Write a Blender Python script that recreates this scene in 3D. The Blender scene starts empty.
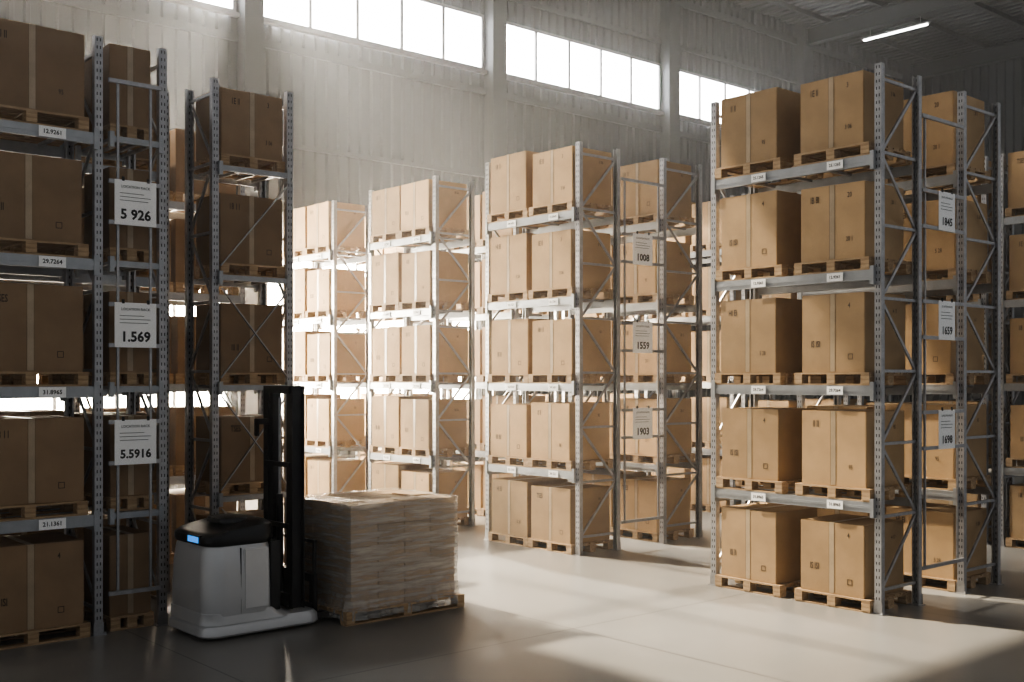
import bpy, math, random
from mathutils import Matrix, Vector, noise
random.seed(4)
S=bpy.context.scene
COL=S.collection
try:
    S.view_settings.look='AgX - High Contrast'
except Exception: pass
# ------------------------------------------------------------------ materials
def nt(name):
    m=bpy.data.materials.new(name); m.use_nodes=True
    t=m.node_tree; return m,t,t.nodes['Principled BSDF']
def ramp(t,fac,stops):
    r=t.nodes.new('ShaderNodeValToRGB')
    e=r.color_ramp.elements
    e[0].position=stops[0][0]; e[0].color=(*stops[0][1],1)
    e[1].position=stops[-1][0]; e[1].color=(*stops[-1][1],1)
    for p,c in stops[1:-1]:
        k=e.new(p); k.color=(*c,1)
    t.links.new(fac,r.inputs[0]); return r.outputs[0]
def coords(t,kind='Object',scale=(1,1,1)):
    c=t.nodes.new('ShaderNodeTexCoord'); mp=t.nodes.new('ShaderNodeMapping')
    mp.inputs['Scale'].default_value=scale
    t.links.new(c.outputs[kind],mp.inputs[0]); return mp.outputs[0]
def noise_n(t,vec,scale,detail=4,rough=.55):
    n=t.nodes.new('ShaderNodeTexNoise'); n.inputs['Scale'].default_value=scale
    n.inputs['Detail'].default_value=detail; n.inputs['Roughness'].default_value=rough
    t.links.new(vec,n.inputs['Vector']); return n.outputs['Fac']
def bump(t,b,h,st,dist=.01):
    n=t.nodes.new('ShaderNodeBump'); n.inputs['Strength'].default_value=st; n.inputs['Distance'].default_value=dist
    t.links.new(h,n.inputs['Height']); t.links.new(n.outputs[0],b.inputs['Normal'])
def simple(name,col,rough=.5,metal=0,var=.12,nscale=6,bst=.0):
    m,t,b=nt(name)
    v=coords(t); n=noise_n(t,v,nscale)
    lo=tuple(c*(1-var) for c in col); hi=tuple(min(1,c*(1+var)) for c in col)
    t.links.new(ramp(t,n,[(.3,lo),(.7,hi)]),b.inputs['Base Color'])
    b.inputs['Roughness'].default_value=rough; b.inputs['Metallic'].default_value=metal
    if bst: bump(t,b,n,bst)
    return m
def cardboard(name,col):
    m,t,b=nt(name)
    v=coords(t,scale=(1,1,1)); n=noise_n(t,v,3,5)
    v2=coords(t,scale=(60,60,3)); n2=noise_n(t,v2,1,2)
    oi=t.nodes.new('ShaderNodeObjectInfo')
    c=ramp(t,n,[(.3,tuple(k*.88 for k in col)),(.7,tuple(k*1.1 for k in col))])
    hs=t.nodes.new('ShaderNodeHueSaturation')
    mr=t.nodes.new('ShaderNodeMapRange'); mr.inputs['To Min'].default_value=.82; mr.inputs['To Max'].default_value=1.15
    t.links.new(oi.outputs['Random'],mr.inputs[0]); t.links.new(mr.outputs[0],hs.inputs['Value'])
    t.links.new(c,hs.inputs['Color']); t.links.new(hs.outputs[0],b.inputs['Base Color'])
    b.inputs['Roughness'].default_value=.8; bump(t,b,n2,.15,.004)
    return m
M={}
M['card']=cardboard('cardboard',(.44,.30,.165))
M['card_shaded']=cardboard('cardboard_shaded',(.29,.195,.115))  # darker copy of the cardboard: left-rack shade put into its colour
M['cartonm']=cardboard('carton_paper',(.40,.29,.185))
M['tape']=simple('packing_tape',(.42,.33,.225),.3)
M['ink']=simple('ink_print',(.06,.04,.025),.8)
M['black']=simple('black_ink',(.02,.02,.02),.6)
M['white']=simple('label_white',(.95,.95,.94),.5,var=.01)
m,t,b=nt('pallet_wood'); v=coords(t,scale=(3,30,30)); n=noise_n(t,v,1.2,5)
t.links.new(ramp(t,n,[(.3,(.30,.195,.11)),(.7,(.55,.40,.24))]),b.inputs['Base Color']); b.inputs['Roughness'].default_value=.75; bump(t,b,n,.3,.005)
M['wood']=m
M['steel']=simple('galvanised_steel',(.40,.40,.41),.4,.75,.15,14)
M['beam']=simple('painted_beam_steel',(.38,.395,.41),.42,.6,.08,8)
m,t,b=nt('perforated_steel'); c=t.nodes.new('ShaderNodeTexCoord'); sp=t.nodes.new('ShaderNodeSeparateXYZ'); t.links.new(c.outputs['Object'],sp.inputs[0])
def mth(t,op,a,bv=None,cv=None):
    n=t.nodes.new('ShaderNodeMath'); n.operation=op
    for i,x in enumerate((a,bv,cv)):
        if x is None: continue
        if isinstance(x,(int,float)): n.inputs[i].default_value=x
        else: t.links.new(x,n.inputs[i])
    return n.outputs[0]
z=mth(t,'FRACT',mth(t,'DIVIDE',sp.outputs['Z'],.075)); zin=mth(t,'LESS_THAN',z,.42)
def slot(axis):
    a=mth(t,'ABSOLUTE',axis); a=mth(t,'SUBTRACT',a,.016); a=mth(t,'ABSOLUTE',a); return mth(t,'LESS_THAN',a,.0055)
h1=mth(t,'MULTIPLY',slot(sp.outputs['X']),zin)
n=noise_n(t,c.outputs['Object'],12)
base=ramp(t,n,[(.3,(.34,.34,.35)),(.7,(.48,.48,.49))])
mx=t.nodes.new('ShaderNodeMix'); mx.data_type='RGBA'; t.links.new(h1,mx.inputs[0]); t.links.new(base,mx.inputs[6]); mx.inputs[7].default_value=(.03,.03,.03,1)
t.links.new(mx.outputs[2],b.inputs['Base Color']); b.inputs['Metallic'].default_value=.65; b.inputs['Roughness'].default_value=.4
M['perf']=m
m,t,b=nt('polished_concrete'); c=t.nodes.new('ShaderNodeTexCoord'); v=c.outputs['Object']
n=noise_n(t,v,.35,3,.5); nf=noise_n(t,v,5,3,.5)
mixn=mth(t,'ADD',mth(t,'MULTIPLY',n,.85),mth(t,'MULTIPLY',nf,.15))
base=ramp(t,mixn,[(.3,(.20,.192,.178)),(.5,(.23,.222,.207)),(.7,(.26,.25,.235))])
sp=t.nodes.new('ShaderNodeSeparateXYZ'); t.links.new(v,sp.inputs[0])
def joint(o,per,off):
    f=mth(t,'FRACT',mth(t,'DIVIDE',mth(t,'ADD',o,off),per)); return mth(t,'LESS_THAN',f,.016/per)
j=mth(t,'MAXIMUM',joint(sp.outputs['X'],3.4,-.9+3.4),joint(sp.outputs['Y'],4.2,.4))
mx=t.nodes.new('ShaderNodeMix'); mx.data_type='RGBA'; t.links.new(j,mx.inputs[0]); t.links.new(base,mx.inputs[6]); mx.inputs[7].default_value=(.09,.087,.083,1)
t.links.new(mx.outputs[2],b.inputs['Base Color'])
b.inputs['Roughness'].default_value=.3
M['floor']=m
M['siding']=simple('wall_siding',(.066,.072,.080),.6,.0,.03,.5)
M['column']=simple('column_paint',(.060,.065,.073),.55,.0,.03,1)
M['dark']=simple('roof_steel',(.06,.065,.07),.55,.2,.05,1)
M['roof']=simple('roof_sheet',(.065,.07,.076),.6,.2,.05,.5)
M['frame']=simple('window_frame',(.30,.30,.31),.5,.2,.05,2)
M['shell']=simple('silver_paint',(.56,.565,.57),.28,.25,.04,2)
M['shell2']=simple('light_silver_paint',(.66,.66,.66),.3,.2,.04,2)
M['plastic']=simple('black_plastic',(.015,.016,.018),.3,0,.1,5)
M['mast']=simple('mast_black',(.022,.022,.025),.38,.4,.1,8)
M['rubber']=simple('wheel_rubber',(.03,.03,.03),.8)
M['seam']=simple('tape_edge',(.22,.145,.08),.8)
def emis(name,col,st,transp=False):
    m=bpy.data.materials.new(name); m.use_nodes=True; t=m.node_tree
    for x in list(t.nodes): t.nodes.remove(x)
    o=t.nodes.new('ShaderNodeOutputMaterial'); e=t.nodes.new('ShaderNodeEmission'); e.inputs[0].default_value=(*col,1); e.inputs[1].default_value=st
    if transp:
        tr=t.nodes.new('ShaderNodeBsdfTransparent'); a=t.nodes.new('ShaderNodeAddShader')
        t.links.new(e.outputs[0],a.inputs[0]); t.links.new(tr.outputs[0],a.inputs[1]); t.links.new(a.outputs[0],o.inputs[0])
    else: t.links.new(e.outputs[0],o.inputs[0])
    return m
M['pane']=emis('window_glass',(1,.99,.97),7,True)
M['sky']=emis('added_skylight_glass',(1,.97,.92),.3,True)
M['panelow']=emis('window_glass_low',(1,.90,.74),20,True)
M['tube']=emis('lamp_tube_glow',(1,.98,.94),12)
M['screen']=emis('display_blue',(.10,.38,1),.9)
# stretch film: thin milky plastic, stretched horizontal streaks
m=bpy.data.materials.new('stretch_film'); m.use_nodes=True; t=m.node_tree; b=t.nodes['Principled BSDF']; o=t.nodes['Material Output']
v=coords(t,scale=(.7,.7,7)); mp=v.node; mp.inputs['Rotation'].default_value=(.22,.2,0); n=noise_n(t,v,3.0,7,.62)
b.inputs['Base Color'].default_value=(.76,.73,.68,1); b.inputs['Roughness'].default_value=.18; bump(t,b,n,.6,.03)
b.inputs['Coat Weight'].default_value=1; b.inputs['Coat Roughness'].default_value=.08
tr=t.nodes.new('ShaderNodeBsdfTransparent'); ms=t.nodes.new('ShaderNodeMixShader')
f=t.nodes.new('ShaderNodeMapRange'); f.inputs['From Min'].default_value=.35; f.inputs['From Max'].default_value=.72; f.inputs['To Min'].default_value=.20; f.inputs['To Max'].default_value=.62
t.links.new(n,f.inputs[0]); t.links.new(f.outputs[0],ms.inputs[0]); t.links.new(tr.outputs[0],ms.inputs[1]); t.links.new(b.outputs[0],ms.inputs[2]); t.links.new(ms.outputs[0],o.inputs[0])
M['film']=m
# ------------------------------------------------------------------ builder
_tc={}
def textgeo(s,bold=0):
    if (s,bold) in _tc: return _tc[(s,bold)]
    cu=bpy.data.curves.new('t','FONT'); cu.body=s; cu.align_x='CENTER'; cu.align_y='CENTER'; cu.size=1; cu.resolution_u=2; cu.offset=bold
    ob=bpy.data.objects.new('t',cu); COL.objects.link(ob)
    dg=bpy.context.evaluated_depsgraph_get(); me=bpy.data.meshes.new_from_object(ob.evaluated_get(dg))
    r=([tuple(v.co) for v in me.vertices],[tuple(p.vertices) for p in me.polygons])
    bpy.data.objects.remove(ob); bpy.data.curves.remove(cu); bpy.data.meshes.remove(me)
    _tc[(s,bold)]=r; return r
class MB:
    def __init__(s,*mats): s.v=[];s.f=[];s.m=[];s.mats=mats
    def box(s,x0,x1,y0,y1,z0,z1,m=0,R=None):
        b=len(s.v)
        P=[(x0,y0,z0),(x1,y0,z0),(x1,y1,z0),(x0,y1,z0),(x0,y0,z1),(x1,y0,z1),(x1,y1,z1),(x0,y1,z1)]
        if R is not None: P=[tuple(R@Vector(p)) for p in P]
        s.v+=P
        for q in ((0,3,2,1),(4,5,6,7),(0,1,5,4),(1,2,6,5),(2,3,7,6),(3,0,4,7)):
            s.f.append(tuple(b+i for i in q)); s.m.append(m)
        return s
    def bar(s,p,q,w,d,m=0):
        p=Vector(p);q=Vector(q);dv=q-p;L=dv.length
        R=Matrix.Translation(p)@dv.to_track_quat('Z','Y').to_matrix().to_4x4()
        return s.box(-w/2,w/2,-d/2,d/2,0,L,m,R)
    def cyl(s,p,q,r,n=16,m=0):
        p=Vector(p);q=Vector(q);dv=q-p;R=dv.to_track_quat('Z','Y').to_matrix();b=len(s.v)
        for e in (p,q):
            for i in range(n):
                a=2*math.pi*i/n; s.v.append(tuple(e+R@Vector((r*math.cos(a),r*math.sin(a),0))))
        for i in range(n):
            j=(i+1)%n; s.f.append((b+i,b+j,b+n+j,b+n+i)); s.m.append(m)
        s.f.append(tuple(b+i for i in reversed(range(n)))); s.m.append(m)
        s.f.append(tuple(b+n+i for i in range(n))); s.m.append(m); return s
    def text(s,st,size,o,ux,uz,m=1,sx=1,bold=.012):
        V,F=textgeo(st,bold); b=len(s.v); o=Vector(o);ux=Vector(ux);uz=Vector(uz)
        s.v+=[tuple(o+ux*(v[0]*size*sx)+uz*(v[1]*size)) for v in V]
        for f in F: s.f.append(tuple(b+i for i in f)); s.m.append(m)
        return s
    def loft(s,levels,n=6,m=0):
        b=len(s.v); N=4*n
        for (z,x0,x1,y0,y1,r) in levels:
            for k,(cx,cy) in enumerate(((x1-r,y1-r),(x0+r,y1-r),(x0+r,y0+r),(x1-r,y0+r))):
                for i in range(n):
                    a=math.pi/2*(k+i/(n-1)); 
                    zz=z(cx+r*math.cos(a)) if callable(z) else z
                    s.v.append((cx+r*math.cos(a),cy+r*math.sin(a),zz))
        for l in range(len(levels)-1):
            for i in range(N):
                j=(i+1)%N; s.f.append((b+l*N+i,b+l*N+j,b+(l+1)*N+j,b+(l+1)*N+i)); s.m.append(m)
        s.f.append(tuple(b+i for i in reversed(range(N)))); s.m.append(m)
        e=b+(len(levels)-1)*N; s.f.append(tuple(e+i for i in range(N))); s.m.append(m); return s
    def mesh(s,name,smooth=False,bev=0):
        me=bpy.data.meshes.new(name); me.from_pydata(s.v,[],s.f)
        for k in s.mats: me.materials.append(M[k])
        me.polygons.foreach_set('material_index',s.m)
        if bev:
            import bmesh
            bm=bmesh.new(); bm.from_mesh(me); bmesh.ops.bevel(bm,geom=bm.edges[:],offset=bev,segments=2,affect='EDGES'); bm.to_mesh(me); bm.free()
        if smooth:
            me.shade_smooth()
            try: me.set_sharp_from_angle(angle=math.radians(35))
            except Exception: pass
        me.update(); return me
_mc={}
def cached(key,fn):
    if key not in _mc: _mc[key]=fn()
    return _mc[key]
def add(name,data,loc=(0,0,0),rz=0,parent=None,label=None,cat=None,group=None,kind=None,rot=None):
    o=bpy.data.objects.new(name,data); COL.objects.link(o); o.location=loc
    o.rotation_euler=rot if rot else (0,0,rz)
    if parent: o.parent=parent
    if label: o['label']=label
    if cat: o['category']=cat
    if group: o['group']=group
    if kind: o['kind']=kind
    return o
H=math.pi/2
RH=5.83; LV=[1.18,2.42,3.65,4.87]
# ------------------------------------------------------------------ rack
def m_post():
    b=MB('perf'); w=.04
    b.box(-w,w,-.0035,.0,0,RH); b.box(-w,-w+.004,0,.065,0,RH); b.box(w-.004,w,0,.065,0,RH)
    b.box(-w,-w+.02,.061,.065,0,RH); b.box(w-.02,w,.061,.065,0,RH)
    return b.mesh('post')
def m_foot(): return MB('steel').box(-.07,.07,-.03,.10,0,.008).box(-.05,.05,-.006,-.004,0,.12).cyl((.06,-.015,0),(.06,-.015,.03),.009,8).mesh('foot')
def m_beam(L,h=.11):
    b=MB('beam'); b.box(.04,L-.04,0,.045,-h,0); b.box(.04,L-.04,-.006,0,-h*.62,-h*.38)
    for x in (.04,L-.044): b.box(x-.02,x+.024,-.012,.05,-h-.05,.04)
    return b.mesh('beam')
def m_support(D): 
    return MB('steel').box(-.02,.02,0.03,D-.03,-.03,-.001).mesh('support')
def m_hbrace(D): return MB('steel').box(-.012,.012,.06,D-.06,-.016,.016).mesh('hb')
def m_dbrace(D,h): return MB('steel').bar((0,.05,0),(0,D-.05,h),.02,.034).mesh('db')
TXT=["21.1361","12.9261","24.1521","31.8965","25.1265","34.1651","29.7264","22.4163"]
def m_label(s,w=.24,h=.1):
    return MB('white','black').box(-w/2,w/2,-.004,0,-h/2,h/2).text(s,w*.225,(0,-.0055,0),(1,0,0),(0,0,1),1,1,.02).mesh('label')
def rack(x,y,rz,L,D,label,levels=LV,labels=2,group='pallet racks',h=.11,braces=True,bigL=False,frames=None):
    r=add('pallet_rack',None,(x,y,0),rz,label=label,cat='storage rack',group=group); r.empty_display_size=.3
    for fx in (frames if frames is not None else (0,L)):
        fr=add('upright_frame',None,(fx,0,0),0,r)
        add('upright',cached('post',m_post),(0,0,0),0,fr); add('upright',cached('post',m_post),(0,D,0),math.pi,fr)
        add('foot_plate',cached('foot',m_foot),(0,0,0),0,fr); add('foot_plate',cached('foot',m_foot),(0,D,0),math.pi,fr)
        if braces:
            zs=[.25+i*.775 for i in range(8)]
            for i,zz in enumerate(zs):
                if zz<RH-.05: add('horizontal_brace',cached(('hb',D),lambda:m_hbrace(D)),(0,0,zz),0,fr)
                if i<7:
                    if i%2==0: add('diagonal_brace',cached(('db',D),lambda:m_dbrace(D,.775)),(0.005,0,zz),0,fr)
                    else: add('diagonal_brace',cached(('db',D),lambda:m_dbrace(D,.775)),(-.005,D,zz),math.pi,fr)
    for li,z in enumerate(levels):
        for yy,ro in ((-.045,0),(D+.045,math.pi)):
            bm=add('beam',cached(('beam',L,h),lambda:m_beam(L,h)),(0 if ro==0 else L,yy,z),ro,r)
            if ro==0 and labels:
                ps=[.32*L,.78*L] if labels==2 else [.5*L]
                for px in ps:
                    s=TXT[(li*3+int(px*7)+int(abs(x)*3))%8]
                    add('shelf_label',cached(('lab',s,bigL),lambda:m_label(s,.25 if bigL else .20,.10 if bigL else .09)),(px,-.014,-.055),0,bm)
        if h>.055:
            for k in range(4): add('deck_support',cached(('sup',D),lambda:m_support(D)),(L*(.14+.24*k),0,z),0,r)
    return r
# ------------------------------------------------------------------ boxes
def m_boxbody(w,d,h,mat):
    b=MB(mat); b.box(-w/2,w/2,-d/2,d/2,0,h); return b.mesh('cardbox',bev=.006)
WORDS=[("III II","8 56"),("IB 8I","20 1"),("18 11","61"),("HI EI","5 28"),("IS ISI","4 17"),("II II","95"),("TSES","18"),("1E II","3 06"),("IB IBI","11")]
def m_print(w,d,h,i):
    a,c=WORDS[i]; b=MB('ink','ink'); y=-d/2-.003
    U=(1,0,0);Z=(0,0,1)
    b.text(a,.10,(-w*.27,y,h*.82 if i%4 else h*.36),U,Z,0,.62,.015)
    if i%2: b.text(c,.07,(w*.27,y,h*.26),U,Z,0,.7)
    else:
        cx=w*.28;cz=h*.2;q=.03
        b.box(cx-q,cx+q,y,y+.001,cz-q,cz-q+.006); b.box(cx-q,cx+q,y,y+.001,cz+q-.006,cz+q)
        b.box(cx-q,cx-q+.006,y,y+.001,cz-q,cz+q); b.box(cx+q-.006,cx+q,y,y+.001,cz-q,cz+q)
    if i%3==1: b.text(c[:2],.08,(w*.27,y,h*.84),U,Z,0,.7)
    x=w/2+.003
    b.text(c,.06,(x,d*.22,h*.78),(0,1,0),Z,0,.8)
    return b.mesh('print')
def tape_mesh(w,d,h):
    b=MB('tape','seam'); e=.002; t=.03
    P=[(-d/2-e,0.01),(-d/2-e,h+e),(d/2+e,h+e),(d/2+e,.01)]; Q=[(-d/2,.01),(-d/2,h),(d/2,h),(d/2,.01)]
    for x in (-t,t):
        for p in P+Q: b.v.append((x,p[0],p[1]))
    for i in range(3):
        b.f.append((i,i+1,8+i+1,8+i)); b.m.append(0)
        b.f.append((i,4+i,5+i,i+1)); b.m.append(0); b.f.append((8+i,9+i,13+i,12+i)); b.m.append(0)
    b.box(-t-.006,-t,-d/2-e,-d/2,.01,h,1); b.box(t,t+.006,-d/2-e,-d/2,.01,h,1)
    return b.mesh('tape')
def box(x,y,z,rz,w,d,h,label,group,pr=True,mat='card'):
    o=add('cardboard_box',cached(('bx',w,d,h,mat),lambda:m_boxbody(w,d,h,mat)),(x,y,z),rz+random.uniform(-.02,.02),label=label,cat='box',group=group)
    add('packing_tape',cached(('tp',w,d,h),lambda:tape_mesh(w,d,h)),(0,0,0),0,o)
    if pr:
        i=random.randrange(len(WORDS))
        add('printed_marking',cached(('pt',w,d,h,i),lambda:m_print(w,d,h,i)),(0,0,0),0,o)
    return o
def m_pallet(w,d,full,part):
    b=MB('wood')
    if part in('deck','all'):
        n=7
        bw=d/n*.8
        for i in range(n):
            c=-d/2+bw/2+(d-bw)*i/(n-1); b.box(-w/2,w/2,c-bw/2,c+bw/2,.12,.14)
        for c in (-w/2+.05,0,w/2-.05): b.box(c-.05,c+.05,-d/2,d/2,.103,.1205)
    if part=='all':
        for cx in (-w/2+.05,0,w/2-.05):
            for cy in (-d/2+.06,0,d/2-.06): b.box(cx-.05,cx+.05,cy-.06,cy+.06,.018,.104)
        for cy in (-d/2+.06,0,d/2-.06): b.box(-w/2,w/2,cy-.05,cy+.05,0,.0185)
    if part=='block': b.box(-.05,.05,-.06,.06,.0187,.103)
    if part=='runner': b.box(-w/2,w/2,-.05,.05,0,.0185)
    return b.mesh('pallet_'+part)
def pallet(x,y,z,rz,w,d,detail,group='wooden pallets',label='light wooden pallet with slatted deck and blocks'):
    rz+=random.uniform(-.01,.01)
    if not detail:
        return add('wooden_pallet',cached(('pl',w,d),lambda:m_pallet(w,d,1,'all')),(x,y,z),rz,label=label,cat='pallet',group=group)
    o=add('wooden_pallet',None,(x,y,z),rz,label=label,cat='pallet',group=group)
    add('deck',cached(('pd',w,d),lambda:m_pallet(w,d,1,'deck')),(0,0,0),0,o)
    for cy in (-d/2+.06,0,d/2-.06):
        add('bottom_runner',cached(('pr',w),lambda:m_pallet(w,d,1,'runner')),(0,cy,0),0,o)
        for cx in (-w/2+.05,0,w/2-.05): add('block',cached('pb',lambda:m_pallet(w,d,1,'block')),(cx,cy,0),0,o)
    return o
HS=[.78,.82,.86]
def fill(x,y,rz,L,D,pos,bw,pw,desc,detail=False,pr=True,levels=None,bd=.8,pd=.86,group='boxes on racks',hs=HS,skip=(),mat='card'):
    c,s=math.cos(rz),math.sin(rz)
    for li,z in enumerate(levels if levels is not None else [0]+LV):
        for pi,px in enumerate(pos):
            if (li,pi) in skip: continue
            lx=px+random.uniform(-.015,.015); ly=D/2-.03
            wx=x+c*lx-s*ly; wy=y+s*lx+c*ly
            pallet(wx,wy,z,rz,pw,pd,detail)
            h=random.choice(hs)
            dx=random.uniform(-.015,.015)
            box(wx+c*dx,wy+s*dx,z+.14,rz,bw,bd,h,desc,group,pr,mat)
def rowX(X,Yn,Yf,D,rl,bl,bw,pw,gap=0,detail=False,pr=True,labels=2,skip=()):
    L=round(Yf-Yn,3)
    rack(X,Yf,-H,L,D,rl,labels=labels)
    e=.07+pw/2
    fill(X,Yf,-H,L,D,[e,L-e],bw,pw,bl,detail,pr,skip=skip)
BL='tan taped cardboard box with printed marks on a wooden pallet'
rowX(10.62,6.38,8.58,.82,'tall galvanised pallet rack of large boxes beside the open aisle',BL,.80,.94,detail=True)
rowX(12.39,6.38,8.58,.9,'galvanised pallet rack standing back to back with the front rack',BL,.88,.96,labels=0)
rowX(10.95,11.27,13.27,.82,'galvanised steel pallet rack with five box levels past the aisle gap',BL,.84,.92)
rowX(12.72,11.27,13.27,.9,'galvanised pallet rack behind the numbered white signs',BL,.84,.92,labels=0)
rowX(11.0,14.7,16.6,.82,'sunlit galvanised pallet rack filled with pale boxes',BL,.82,.88)
rowX(12.75,14.7,16.6,.9,'galvanised pallet rack at the back of a double row',BL,.82,.88,labels=0,pr=False)
rowX(11.1,18.0,19.9,.82,'hazy sunlit pallet rack of boxes near the bright windows',BL,.82,.88,pr=True)
rowX(12.85,18.0,19.9,.9,'hazy pallet rack of boxes close to the window wall',BL,.82,.88,labels=0,pr=False)
for i in range(6):
    y0=5.62+2.36*i
    rowX(16.3,y0+.05,y0+2.15,.9,'galvanised pallet rack with boxes in the next storage row',BL,.86,.94,labels=0,pr=(i==0))
# ---------------------------------------------------------------- left racks
rack(1.95,10.82,0,2.08,.85,'dark backlit galvanised pallet rack with labelled beams and large boxes',labels=2,bigL=True)
fill(1.95,10.82,0,2.08,.85,[1.45],.98,1.06,'large brown cardboard box in shadow with tape down its front',True,bd=.8,hs=[.8,.82],mat='card_shaded')
rack(4.10,10.82,0,.58,.85,'narrow galvanised rack bay holding numbered white signs',levels=[1.18,2.42,3.65,4.87],labels=0,h=.06,frames=(.58,))
for z0 in LV+[0]:
    pallet(4.385,11.27,z0,0,.44,.8,False); box(4.385,11.27,z0+.14,0,.42,.7,.8,'narrow brown cardboard box standing behind the location signs','boxes on racks',False,'card_shaded')
rack(3.3,12.4,0,2.1,.9,'shadowed galvanised pallet rack behind the sign bay',labels=0)
fill(3.3,12.4,0,2.1,.9,[.55,1.55],.9,.96,'brown cardboard box in shadow on a pallet',False,mat='card_shaded')
narrow=rack(5.58,11.5,0,.93,.7,'tall narrow galvanised rack bay beside the stacker truck',labels=0,h=.06)
for (z0) in LV+[0]:
    pallet(6.045,11.83,z0,0,.8,.66,False); box(6.045,11.85,z0+.14,0,.78,.62,random.choice([.74,.78]),'brown cardboard box standing in a narrow rack bay','boxes on racks',True,'card_shaded')
rack(5.35,14.3,0,2.0,.9,'backlit galvanised pallet rack near the windows',labels=0)
fill(5.35,14.3,0,2.0,.9,[.52,1.48],.88,.92,'brown cardboard box in shadow on a pallet',False,levels=[0]+LV,pr=False,mat='card_shaded')
for i,(za,zb) in enumerate(((.2,1.05),(1.25,2.3),(2.5,3.5),(3.75,4.72))):
    for sgn in (0,1):
        yy=-.03 if sgn else -.045
        b=MB('steel').bar((.05,yy,za),(.88,yy,zb),.03,.012) if sgn else MB('steel').bar((.88,yy,za),(.05,yy,zb),.03,.012)
        if sgn==i%2 or i in(1,2): add('cross_brace',b.mesh('cb'),(0,0,0),0,narrow)
# ---------------------------------------------------------------- signs
def m_sign(num,w,h,sub):
    b=MB('white','black'); b.box(-w/2,w/2,-.006,0,-h/2,h/2); y=-.0075;U=(1,0,0);Z=(0,0,1)
    b.text(sub,.036*w/.42,(0,y,h*.35),U,Z,1)
    for k,(a,c) in enumerate(((-.38,.2),(-.38,.36),(-.38,.3))):
        b.box(w*a,w*c,y,y+.001,h*(.2-k*.08),h*(.2-k*.08)+.005,1)
    sz={5:.135,6:.115,4:.14}[len(num)]
    b.text(num,sz*w/.42,(0,y,-h*.27),U,Z,1,1,.03)
    for x in (-w*.3,w*.3):
        b.box(x-.012,x+.012,-.012,.0,h/2-.01,h/2+.03,1)
    return b.mesh('sign')
def sign(num,x,y,z,w,h,sub="LOCATION RACK",lab=None):
    return add('location_sign',m_sign(num,w,h,sub),(x,y,z),0,label='white location sign reading %s on a steel rack'%num,cat='sign',group='numbered location signs')
for num,z in (("5 926",4.22),("1.569",3.02),("5.5916",1.87)): sign(num,4.36,10.73,z,.42,.44)
for num,z in (("1845",4.38),("1659",3.15),("1698",1.92)): sign(num,11.95,6.32,z,.36,.44)
for num,z in (("1008",4.4),("1559",3.1),("1903",1.83)): sign(num,12.22,11.20,z,.42,.46)
def spacer(x0,x1,y,zs,lab):
    b=MB('steel')
    for z in zs: b.box(x0,x1,y-.0,y+.03,z-.02,z+.02)
    for x in (x0+.1,x1-.1): b.box(x-.012,x+.012,y+.029,y+.05,zs[0],zs[-1])
    return add('row_spacer',b.mesh('spacer'),(0,0,0),label=lab,cat='rack tie',group='row spacers')
for (xa,xb,y,zz) in ((11.45,12.38,6.325,(1.92,3.15,4.38)),(11.78,12.71,11.205,(1.83,3.1,4.4)),(4.10,4.63,10.735,(1.87,3.02,4.22))):
    zs=[]
    for z in zz: zs+=[z-.2,z+.2]
    spacer(xa,xb,y,[.4]+zs+[5.4],'galvanised steel ties carrying location signs between rack uprights')
# ---------------------------------------------------------------- stacker
st=add('pallet_stacker',None,(5.28,10.25,0),0,label='silver and black electric walkie pallet stacker lifting a wrapped load',cat='forklift')
b=MB('shell'); b.loft([(.20,-.595,.14,-.455,.455,.16),(.24,-.61,.14,-.465,.465,.18),(.45,-.615,.14,-.468,.468,.19),(.70,-.605,.14,-.462,.462,.20),(.86,-.585,.13,-.45,.45,.20),(.93,-.555,.12,-.425,.425,.19)],14)
body=add('body_cover',b.mesh('body',True),parent=st)
b=MB('shell2'); b.box(-.24,.03,-.474,-.44,.27,.86)
add('side_panel',b.mesh('panel',True,bev=.014),parent=body,label='light silver rounded side panel')
b=MB('plastic'); b.box(-.272,-.263,-.467,.467,.24,.87); b.box(.06,.165,-.445,.445,.22,.9); add('seam_trim',b.mesh('seam',bev=.003),parent=body)
b=MB('plastic'); b.loft([(.895,-.585,.13,-.447,.447,.19),(.93,-.60,.15,-.46,.46,.19),(lambda x:.975+.04*min(1,max(0,(x+.6)/.35)),-.595,.155,-.457,.457,.19),(lambda x:1.0+.07*min(1,max(0,(x+.55)/.35)),-.565,.145,-.435,.435,.19),(lambda x:1.01+.09*min(1,max(0,(x+.5)/.35)),-.51,.11,-.38,.38,.18),(lambda x:1.015+.095*min(1,max(0,(x+.5)/.35)),-.44,.05,-.3,.3,.15)],14)
cap=add('top_cap',b.mesh('cap',True),parent=st,label='black moulded control cap')
b=MB('screen','plastic'); b.box(-.608,-.602,-.25,-.02,.92,.978,0); b.box(-.603,-.58,-.28,.01,.905,.992,1); add('display',b.mesh('disp'),parent=cap,label='glowing blue display')
b=MB('plastic'); b.loft([(1.08,-.34,-.02,-.2,.2,.09),(1.12,-.33,-.03,-.19,.19,.09),(1.13,-.30,-.06,-.16,.16,.07)],8)
add('control_console',b.mesh('ctrl',True),parent=cap)
b=MB('shell'); b.loft([(.03,-.62,.62,-.45,.45,.14),(.05,-.645,.645,-.465,.465,.16),(.12,-.64,.64,-.46,.46,.16),(.16,-.60,.60,-.44,.44,.14)],10); b.loft([(.15,-.635,.34,-.468,.468,.18),(.20,-.625,.24,-.465,.465,.18),(.26,-.615,.15,-.46,.46,.14)],10)
add('chassis',b.mesh('chassis',True),parent=st,label='low silver rounded chassis skirt')
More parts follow.
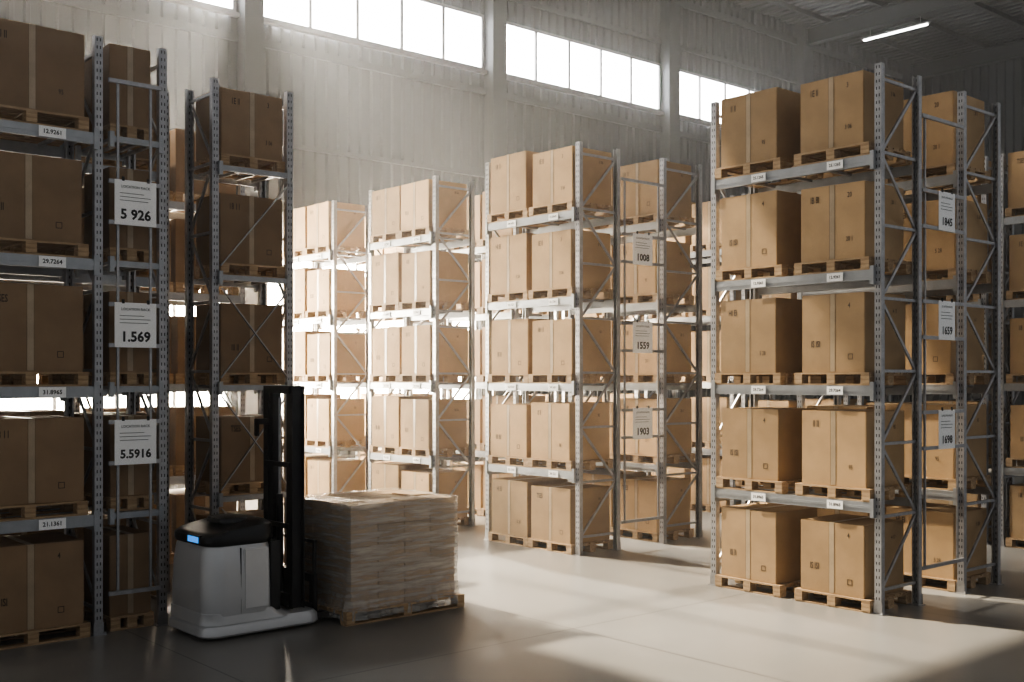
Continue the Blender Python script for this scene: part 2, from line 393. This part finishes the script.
for x in (-.42,.5):
    for y in (-.3,.3): add('wheel',cached('whl',lambda:MB('rubber').cyl((0,-.03,0),(0,.03,0),.06,20).mesh('wheel',True)),(x,y,.06),0,st)
mast=add('mast',None,(.44,-.02,0),0,st)
b=MB('mast'); b.box(-.07,.07,-.006,.006,.17,2.42); b.box(-.07,-.058,-.05,.05,.17,2.42); b.box(.058,.07,-.05,.05,.17,2.42); rail=b.mesh('rail')
add('mast_rail',rail,(0,-.25,0),0,mast); add('mast_rail',rail,(0,.25,0),0,mast)
b=MB('mast'); b.box(-.05,.05,-.04,.04,.18,2.33); ir=b.mesh('irail',bev=.004)
add('inner_rail',ir,(.0,-.18,.05),0,mast); add('inner_rail',ir,(.0,.18,.05),0,mast)
for z,hh in ((.25,.14),(1.0,.05),(1.62,.05),(2.38,.08)):
    add('crossbar',MB('mast').box(-.08,-.05,-.26,.26,-hh/2,hh/2).mesh('xbar',bev=.004),(-.01,0,z),0,mast)
add('lift_cylinder',MB('mast','steel').cyl((0,0,.18),(0,0,1.3),.035,16,0).cyl((0,0,1.3),(0,0,2.3),.016,14,1).mesh('lcyl',True),(0,.08,0),0,mast)
for y in (-.09,-.03): add('lift_chain',cached('chain',lambda:MB('steel').box(-.006,.006,-.010,.010,.3,2.3).mesh('chain')),(.03,y,0),0,mast)
add('mast_bracket',MB('mast').box(-.2,-.06,-.30,-.24,2.02,2.08).box(-.2,-.17,-.30,-.24,1.9,2.08).mesh('mbr',bev=.004),(0,.5,0),0,mast)
car=add('fork_carriage',None,(.60,0,0),0,st)
add('carriage_plate',MB('mast').box(-.02,.02,-.34,.34,.12,.2).box(-.02,.02,-.34,.34,.42,.5).mesh('cplate',bev=.004),parent=car)
b=MB('mast')
for y in (-.36,-.12,.12,.34): b.box(-.015,.015,y-.015,y+.015,.1,.85)
b.box(-.015,.015,-.375,.355,.82,.85); add('load_backrest',b.mesh('backrest'),parent=car)
for y in (-.27,.27):
    add('fork',cached('fork',lambda:MB('mast').box(0,.04,-.05,.05,.035,.5).box(0,1.15,-.05,.05,.03,.09).mesh('fork',bev=.004)),(.02,y,0),0,car)
# ---------------------------------------------------------------- wrapped load
PX,PY=6.80,10.16
pallet(PX,PY,0,0,1.5,1.24,True,group='load pallet',label='wooden pallet under the stretch-wrapped load on the floor')
nx,ny,nl=4,3,5; cw,cd,ch=.335,.37,.212
for l in range(nl):
    for i in range(nx):
        for j in range(ny):
            if l<nl-1 and 0<i<nx-1 and 0<j<ny-1: continue
            off=random.uniform(-.004,.004)
            hh=ch-.004 if l<nl-1 else ch+random.choice((-.02,0,.0,.015))
            o=add('carton',cached(('ct',round(hh,3)),lambda:MB('cartonm').box(-cw/2+.003,cw/2-.003,-cd/2+.003,cd/2-.003,0,hh).mesh('carton',bev=.004)),
              (PX+(i-1.5)*cw+off,PY+(j-1)*cd+off*.7,.14+l*ch),0,label='small pale carton stacked under stretch film',cat='box',group='cartons in the wrapped load')
hx,hy=nx*cw/2+.012,ny*cd/2+.012
b=MB('film'); per=[]
N1,N2=64,52
for i in range(N1): per.append((-hx+2*hx*i/N1,-hy,0,-1))
for i in range(N2): per.append((hx,-hy+2*hy*i/N2,1,0))
for i in range(N1): per.append((hx-2*hx*i/N1,hy,0,1))
for i in range(N2): per.append((-hx,hy-2*hy*i/N2,-1,0))
K=56; zt=.14+nl*ch+.012
for k in range(K+1):
    z=.05+(zt-.05)*k/K
    for (x,y,nx_,ny_) in per:
        d=.012*noise.noise(Vector((x*3+z*4,y*3+z*3,z*3)))+.010*(1-abs(noise.noise(Vector((x*5-z*4,y*5-z*4,z*9))))*2.4)*.5+.012
        if z<.38: d+=.09*(1-z/.38)*(.4+1.2*abs(noise.noise(Vector((x*12,y*12,1)))))
        b.v.append((x+nx_*d,y+ny_*d,z+(.015*noise.noise(Vector((x*6,y*6,5))) if k in(0,K) else 0)))
n=len(per)
for k in range(K):
    for i in range(n):
        j=(i+1)%n; b.f.append((k*n+i,k*n+j,(k+1)*n+j,(k+1)*n+i)); b.m.append(0)
for fr_ in (.86,.66):
    for (x,y,nx_,ny_) in per:
        f=fr_+.07*noise.noise(Vector((x*4,y*4,9)))
        b.v.append((x*f,y*f,zt+.016+.012*noise.noise(Vector((x*9,y*9,fr_*5)))))
for k in (K,K+1):
    for i in range(n):
        j=(i+1)%n; b.f.append((k*n+i,k*n+j,(k+1)*n+j,(k+1)*n+i)); b.m.append(0)
add('stretch_film',b.mesh('film',True),(PX,PY,0),label='wrinkled clear stretch film around a pallet load',cat='plastic wrap')
# ---------------------------------------------------------------- shell
W=22.0; XR=38.5; CE=14.3
b=MB('floor').box(-6,XR+.2,-4,W+.2,-.2,0); add('floor',b.mesh('floor'),kind='structure')
def corr(b,u0,u1,z0,z1,fn,m=0,per=.3,dep=.075):
    k0=math.floor(u0/per)
    pr=[(0,0),(.55,0),(.64,dep),(.91,dep),(1,0)]
    us=[]; kk=k0
    while kk*per<u1:
        for a,dd in pr[:-1]:
            uu=(kk+a)*per
            if u0<uu<u1: us.append((uu,dd))
        kk+=1
    us=[(u0,0)]+us+[(u1,0)]
    base=len(b.v)
    for uu,dd in us: b.v.append(fn(uu,dd,z0)); b.v.append(fn(uu,dd,z1))
    for i in range(len(us)-1):
        b.f.append((base+2*i,base+2*i+2,base+2*i+3,base+2*i+1)); b.m.append(m)
fnB=lambda u,d,z:(u,W-d,z)
cols=[4.5,11.35,18.2,24.9,31.6]
b=MB('siding')
corr(b,-6,XR,0,1.6,fnB)
corr(b,-6,4.9,1.6,5.2,fnB); corr(b,10.9,11.8,1.6,5.2,fnB); corr(b,17.7,XR,1.6,5.2,fnB)
corr(b,-6,XR,5.2,10.3,fnB); corr(b,-6,XR,11.72,CE,fnB)
corr(b,-6,-2,10.3,11.72,fnB); corr(b,4.2,4.8,10.3,11.72,fnB)
for c in cols[1:]: corr(b,c-.3,c+.3,10.3,11.72,fnB)
corr(b,31.6,XR,10.3,11.72,fnB)
add('wall_back',b.mesh('wall_back'),kind='structure')
b=MB('siding'); corr(b,0,W,0,CE,lambda u,d,z:(XR-d,u,z)); add('wall_right',b.mesh('wall_right'),kind='structure')
def window(n,x0,x1,z0,z1,nm,mat):
    b=MB('frame',mat); y=W-.08
    b.box(x0,x1,y,y+.01,z0,z1,1)
    for a,c_ in ((z0,z0+.07),(z1-.07,z1)): b.box(x0,x1,y-.06,y-.001,a,c_)
    for i in range(nm+1):
        x=x0+(x1-x0)*i/nm; b.box(x-.035,x+.035,y-.06,y-.002,z0,z1)
    b.box(x0-.1,x1+.1,y-.14,y-.0,z0-.08,z0-.001)
    o=add('window_%d'%n,b.mesh('window'),kind='structure'); o['label']='bright daylight window with metal mullions'
    return o
window(1,-2,4.2,10.3,11.72,4,'pane'); window(2,4.8,11.05,10.3,11.72,4,'pane'); window(3,11.65,17.9,10.3,11.72,5,'pane')
window(4,18.5,24.6,10.3,11.72,5,'pane'); window(5,25.2,31.3,10.3,11.72,5,'pane')
window(6,4.9,10.9,1.6,5.2,5,'panelow'); window(7,11.8,17.7,1.6,5.2,5,'panelow')
k=1
for c in cols+[XR-.25]:
    b=MB('column'); b.box(c-.22,c+.22,W-.45,W-.42,0,CE); b.box(c-.22,c+.22,W-.12,W-.09,0,CE); b.box(c-.02,c+.02,W-.42,W-.1,0,CE)
    b.box(c-.22,c-.2,W-.44,W-.1,0,CE); b.box(c+.2,c+.22,W-.44,W-.1,0,CE)
    add('trim_%d'%k,b.mesh('column'),kind='structure')['label']='grey painted steel wall column'; k+=1
for z,hh in ((5.5,.12),(7.6,.1),(9.7,.16),(12.3,.12),(13.6,.2)):
    add('trim_%d'%k,MB('column').box(-6,XR,W-.16,W-.09,z,z+hh).mesh('girt'),kind='structure')['label']='horizontal steel wall rail'; k+=1
SX0,SX1,SY0,SY1=4.0,10.4,14.4,21.7  # unseen skylight, added so that the sun patch falls on the aisle floor
b=MB('roof')
fc=lambda u,d,v:(u,v,CE-d)
def cp(x0,x1,y0,y1): corr(b,x0,x1,y0,y1,fc,0,.35,.05)
cp(-6,SX0,3,W); cp(SX1,XR,3,W); cp(SX0,SX1,3,SY0); cp(SX0,SX1,SY1,W)
add('ceiling',b.mesh('ceiling'),kind='structure')
b=MB('frame','sky'); b.box(SX0,SX1,SY0,SY1,CE+.02,CE+.03,1)
for i in range(4):
    x=SX0+(SX1-SX0)*i/3; b.box(x-.03,x+.03,SY0,SY1,CE-.06,CE+.015)
for y in (SY0,(SY0+SY1)/2,SY1): b.box(SX0,SX1,y-.03,y+.03,CE-.06,CE+.015)
add('window_8',b.mesh('skylight'),kind='structure')['label']='added unseen skylight letting in the sun, metal glazing bars'
for c in cols[1:]+[XR-.25]:
    b=MB('dark'); b.box(c-.14,c+.14,3,W-.45,CE-.75,CE-.72); b.box(c-.14,c+.14,3,W-.45,CE-.22,CE-.19); b.box(c-.015,c+.015,3,W-.45,CE-.72,CE-.22)
    add('trim_%d'%k,b.mesh('rafter'),kind='structure')['label']='steel roof rafter'; k+=1
for i in range(9):
    y=W-1.2-2.0*i
    x0=SX1+.2 if SY0-.3<y<SY1+.3 else -6
    b=MB('dark').box(x0,XR,y-.05,y+.05,CE-.2,CE-.06)
    add('trim_%d'%k,b.mesh('purlin'),kind='structure')['label']='steel roof purlin'; k+=1
lp=add('ceiling_lamp',None,(33.4,19.45,13.82),0,label='long glowing fluorescent batten lamp hung under the roof',cat='lamp')
add('lamp_housing',MB('frame').box(-.08,.08,-1.2,1.2,.05,.11).mesh('lh'),parent=lp)
add('lamp_tube',MB('tube').box(-.05,.05,-1.15,1.15,0,.05).mesh('lt',bev=.015),parent=lp)
for y in (-.9,.9): add('hanger_rod',MB('steel').cyl((0,y,.11),(0,y,.42),.012,8).mesh('hr'),parent=lp)
# ---------------------------------------------------------------- haze
m=bpy.data.materials.new('dust_haze'); m.use_nodes=True; t=m.node_tree
for x in list(t.nodes): t.nodes.remove(x)
o=t.nodes.new('ShaderNodeOutputMaterial'); vs=t.nodes.new('ShaderNodeVolumeScatter'); vs.inputs['Density'].default_value=.006; vs.inputs['Anisotropy'].default_value=.5; vs.inputs['Color'].default_value=(1,.98,.95,1)
t.links.new(vs.outputs[0],o.inputs['Volume']); M['haze']=m
hz=add('haze',MB('haze').box(-6.5,XR+.6,-4.5,W+4.6,-.4,CE+2.4).mesh('haze'),kind='structure')
# ---------------------------------------------------------------- light
sd=bpy.data.lights.new('sun','SUN'); sd.energy=9.5; sd.color=(1,.88,.71); sd.angle=math.radians(1.2)
so=bpy.data.objects.new('sun',sd); COL.objects.link(so)
d=Vector((.30,-1,-1.5)).normalized(); so.rotation_euler=d.to_track_quat('-Z','Y').to_euler(); so.location=(5,30,25)
def spot(loc,tgt,e,ang,col,r=.15):  # added lamps outside the windows, for light shafts and glow in the haze
    l=bpy.data.lights.new('window_beam','SPOT'); l.energy=e; l.color=col; l.spot_size=math.radians(ang); l.spot_blend=.6; l.shadow_soft_size=r; l.specular_factor=0
    o=bpy.data.objects.new('window_beam',l); COL.objects.link(o); o.location=loc
    o.rotation_euler=(Vector(tgt)-Vector(loc)).to_track_quat('-Z','Y').to_euler()
spot((12.6,24.6,13.6),(10.5,12,1),32000,60,(1,.95,.86))
spot((11.9,23.6,4.3),(9,10,1.5),22000,100,(1,.88,.70))
w=bpy.data.worlds.new('World'); S.world=w; w.use_nodes=True
bg=w.node_tree.nodes['Background']; bg.inputs[0].default_value=(.95,.97,1,1); bg.inputs[1].default_value=.34
# ---------------------------------------------------------------- camera
cd_=bpy.data.cameras.new('camera'); cd_.sensor_width=36; cd_.lens=39.13; cd_.shift_y=37/1024; cd_.clip_end=200
co=bpy.data.objects.new('camera',cd_); COL.objects.link(co); co.location=(0,0,2.5); co.rotation_euler=(H,0,math.radians(-40.8)); S.camera=co
